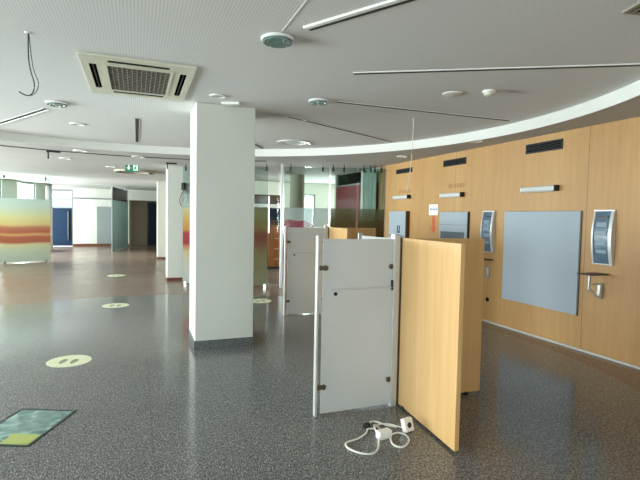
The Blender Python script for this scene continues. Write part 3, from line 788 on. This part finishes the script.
MB().box(.035, .868, -.02, .018, .025, 1.39).build('wood_wing', M['wood_booth'], booth, bevel=.0025)
for (x, y) in ((.012, -.62), (.03, -.12), (.2, -.005), (.72, -.005)):
    b = MB(); b.box(x - .022, x + .022, y - .022, y + .022, 0, .03); b.build('foot', M['blackplastic'], booth, bevel=.004)
dup(booth, (2.86, 7.02, 0), label='far privacy booth standing by the glass partition behind the first')

# ------------------------------------------------------------------ floor things
lead = thing('extension_lead', 'white extension lead tangled on the floor at the wood booth', 'extension lead', (1.6, 2.9, 0))
def F(px, z=.006): return (px[0] - 1.6, px[1] - 2.9, z)
LA = [(1.80, 2.97), (1.74, 3.02), (1.70, 3.09), (1.655, 3.11), (1.60, 3.05), (1.54, 2.96), (1.45, 2.90), (1.345, 2.87), (1.32, 2.81), (1.345, 2.74), (1.40, 2.685), (1.46, 2.68), (1.52, 2.74), (1.575, 2.84), (1.61, 2.95), (1.64, 3.03), (1.665, 3.0), (1.65, 2.92)]
MB().tube([F(p, .007 + .012 * (k in (13, 14, 15))) for k, p in enumerate(LA)], .0065).build('cable', M['cable_white'], lead, smooth=True)
LB = [(1.66, 2.86), (1.70, 2.875), (1.755, 2.885), (1.79, 2.84), (1.775, 2.765), (1.71, 2.70), (1.655, 2.695), (1.635, 2.75), (1.655, 2.82), (1.685, 2.885)]
MB().tube([F(p, .007 + .010 * (k == 8)) for k, p in enumerate(LB)], .0065).build('cable', M['cable_white'], lead, smooth=True)
LC = [(1.83, 2.945), (1.79, 3.0), (1.74, 3.045), (1.67, 3.04), (1.62, 3.0), (1.58, 3.01)]
MB().tube([F(p, .008) for p in LC], .006).build('cable', M['cable_white'], lead, smooth=True)
T = Matrix.Translation((.245, .0, .045)) @ Matrix.Rotation(.25, 4, 'Z') @ Matrix.Rotation(math.radians(-18), 4, 'X')
so = MB().box(-.042, .042, -.02, .022, -.045, .05, 0, T).build('socket_box', M['white_plastic'], lead, bevel=.006)
b = MB(); b.lathe([(.02, -.0205), (.019, -.0235)], 24, ax='y')
for v in b.bm.verts: v.co = T @ v.co
b.build('socket_well', M['dark_metal'], so)
T = Matrix.Translation((.03, -.04, .028)) @ Matrix.Rotation(.12, 4, 'Z')
MB().box(-.055, .05, -.03, .03, -.028, .03, 0, T).build('adapter', M['white_plastic'], lead, bevel=.007)
b = MB(); b.lathe([(.012, -.02), (.022, 0), (.02, .03), (.01, .035)], 18, (-.03, .13, .024), ax='x'); b.build('plug', M['blackplastic'], lead, smooth=True)

def foot_outline(cx, cy, s, ln):
    p = []
    for k in range(16):
        a = 2 * PI * k / 16
        w = .032 * (1 + .25 * math.sin(a))
        p.append((cx + s * .0 + w * math.cos(a), cy + ln * math.sin(a)))
    return p
st0 = None
for (x, y, rz, lab) in ((-.66, 5.465, -.25, 'nearest pale yellow footprint sticker behind the glass floor plate'),
                    (-.335, 8.58, -.25, 'pale yellow footprint sticker near the far edge of the grey granite'),
                    (-.48, 12.77, -.2, 'farthest pale footprint sticker on the brown floor'),
                    (2.10, 8.36, 0.2, 'pale yellow footprint sticker half hidden by the front column')):
    if st0 is None:
        st0 = thing('floor_sticker', lab, 'floor sticker', (x, y, 0), rz, 'round footprint stickers on the floor')
        MB().lathe([(.212, 0), (.212, .0015)], 56).build('disc', M['sticker'], st0)
        b = MB()
        for s in (-1, 1): b.prism(foot_outline(s * .055, -.02, s, .085), 'z', .0016, .0022)
        b.build('footprints', M['sticker_print'], st0)
    else:
        dup(st0, (x, y, 0), rz, lab)

pl = thing('glass_floor_plate', 'teal and yellow glass floor plate in a dark frame at lower left', 'floor plate', (-.757, 3.87, 0), math.radians(-23))
hx, hy = .222, .293
b = MB(); e = .02
b.box(-hx, hx, -hy, -hy + e, 0, .005); b.box(-hx, hx, hy - e, hy, 0, .005); b.box(-hx, -hx + e, -hy + e, hy - e, 0, .005); b.box(hx - e, hx, -hy + e, hy - e, 0, .005); b.build('frame', M['plate_frame'], pl)
MB().box(-hx + e, hx - e, -hy + e, hy - e, 0, .003).build('glass_plate', M['plate'], pl)
o = MB().box(-1.75, -.98, YB - .06, YB - .004, .12, 1.85).build('grey_glass_board', M['grey_glass'], bevel=.004)
tag(o, 'grey glass board on the far white wall left of the glass screen', 'board')

# ------------------------------------------------------------------ world, camera, colour
wd = bpy.data.worlds.new('daylight'); S.world = wd; wd.use_nodes = True
bg = wd.node_tree.nodes['Background']; bg.inputs['Color'].default_value = (.86, .94, 1., 1); bg.inputs['Strength'].default_value = 2.4

f = 470.
a, p, r = math.radians(21.3), math.radians(2.75), math.radians(1.08)
fw = Vector((math.sin(a) * math.cos(p), math.cos(a) * math.cos(p), -math.sin(p)))
rt = Vector((math.cos(a), -math.sin(a), 0)); up = rt.cross(fw)
R_ = math.cos(r) * rt + math.sin(r) * up; U_ = -math.sin(r) * rt + math.cos(r) * up
cd = bpy.data.cameras.new('camera'); cd.sensor_fit = 'HORIZONTAL'; cd.sensor_width = 36; cd.lens = f / 640 * 36
cd.clip_start = .05; cd.clip_end = 200
cam = bpy.data.objects.new('camera', cd); C.objects.link(cam)
m3 = Matrix((R_, U_, -fw)).transposed()
cam.matrix_world = Matrix.Translation((0, 0, 1.55)) @ m3.to_4x4()
S.camera = cam
S.view_settings.view_transform = 'Standard'; S.view_settings.look = 'None'
S.view_settings.gamma = 1; S.view_settings.use_curve_mapping = False
S.view_settings.exposure = .62
S.cycles.use_denoising = True
S.cycles.max_bounces = 10; S.cycles.transparent_max_bounces = 16
S.cycles.diffuse_bounces = 5
S.cycles.sample_clamp_indirect = 6
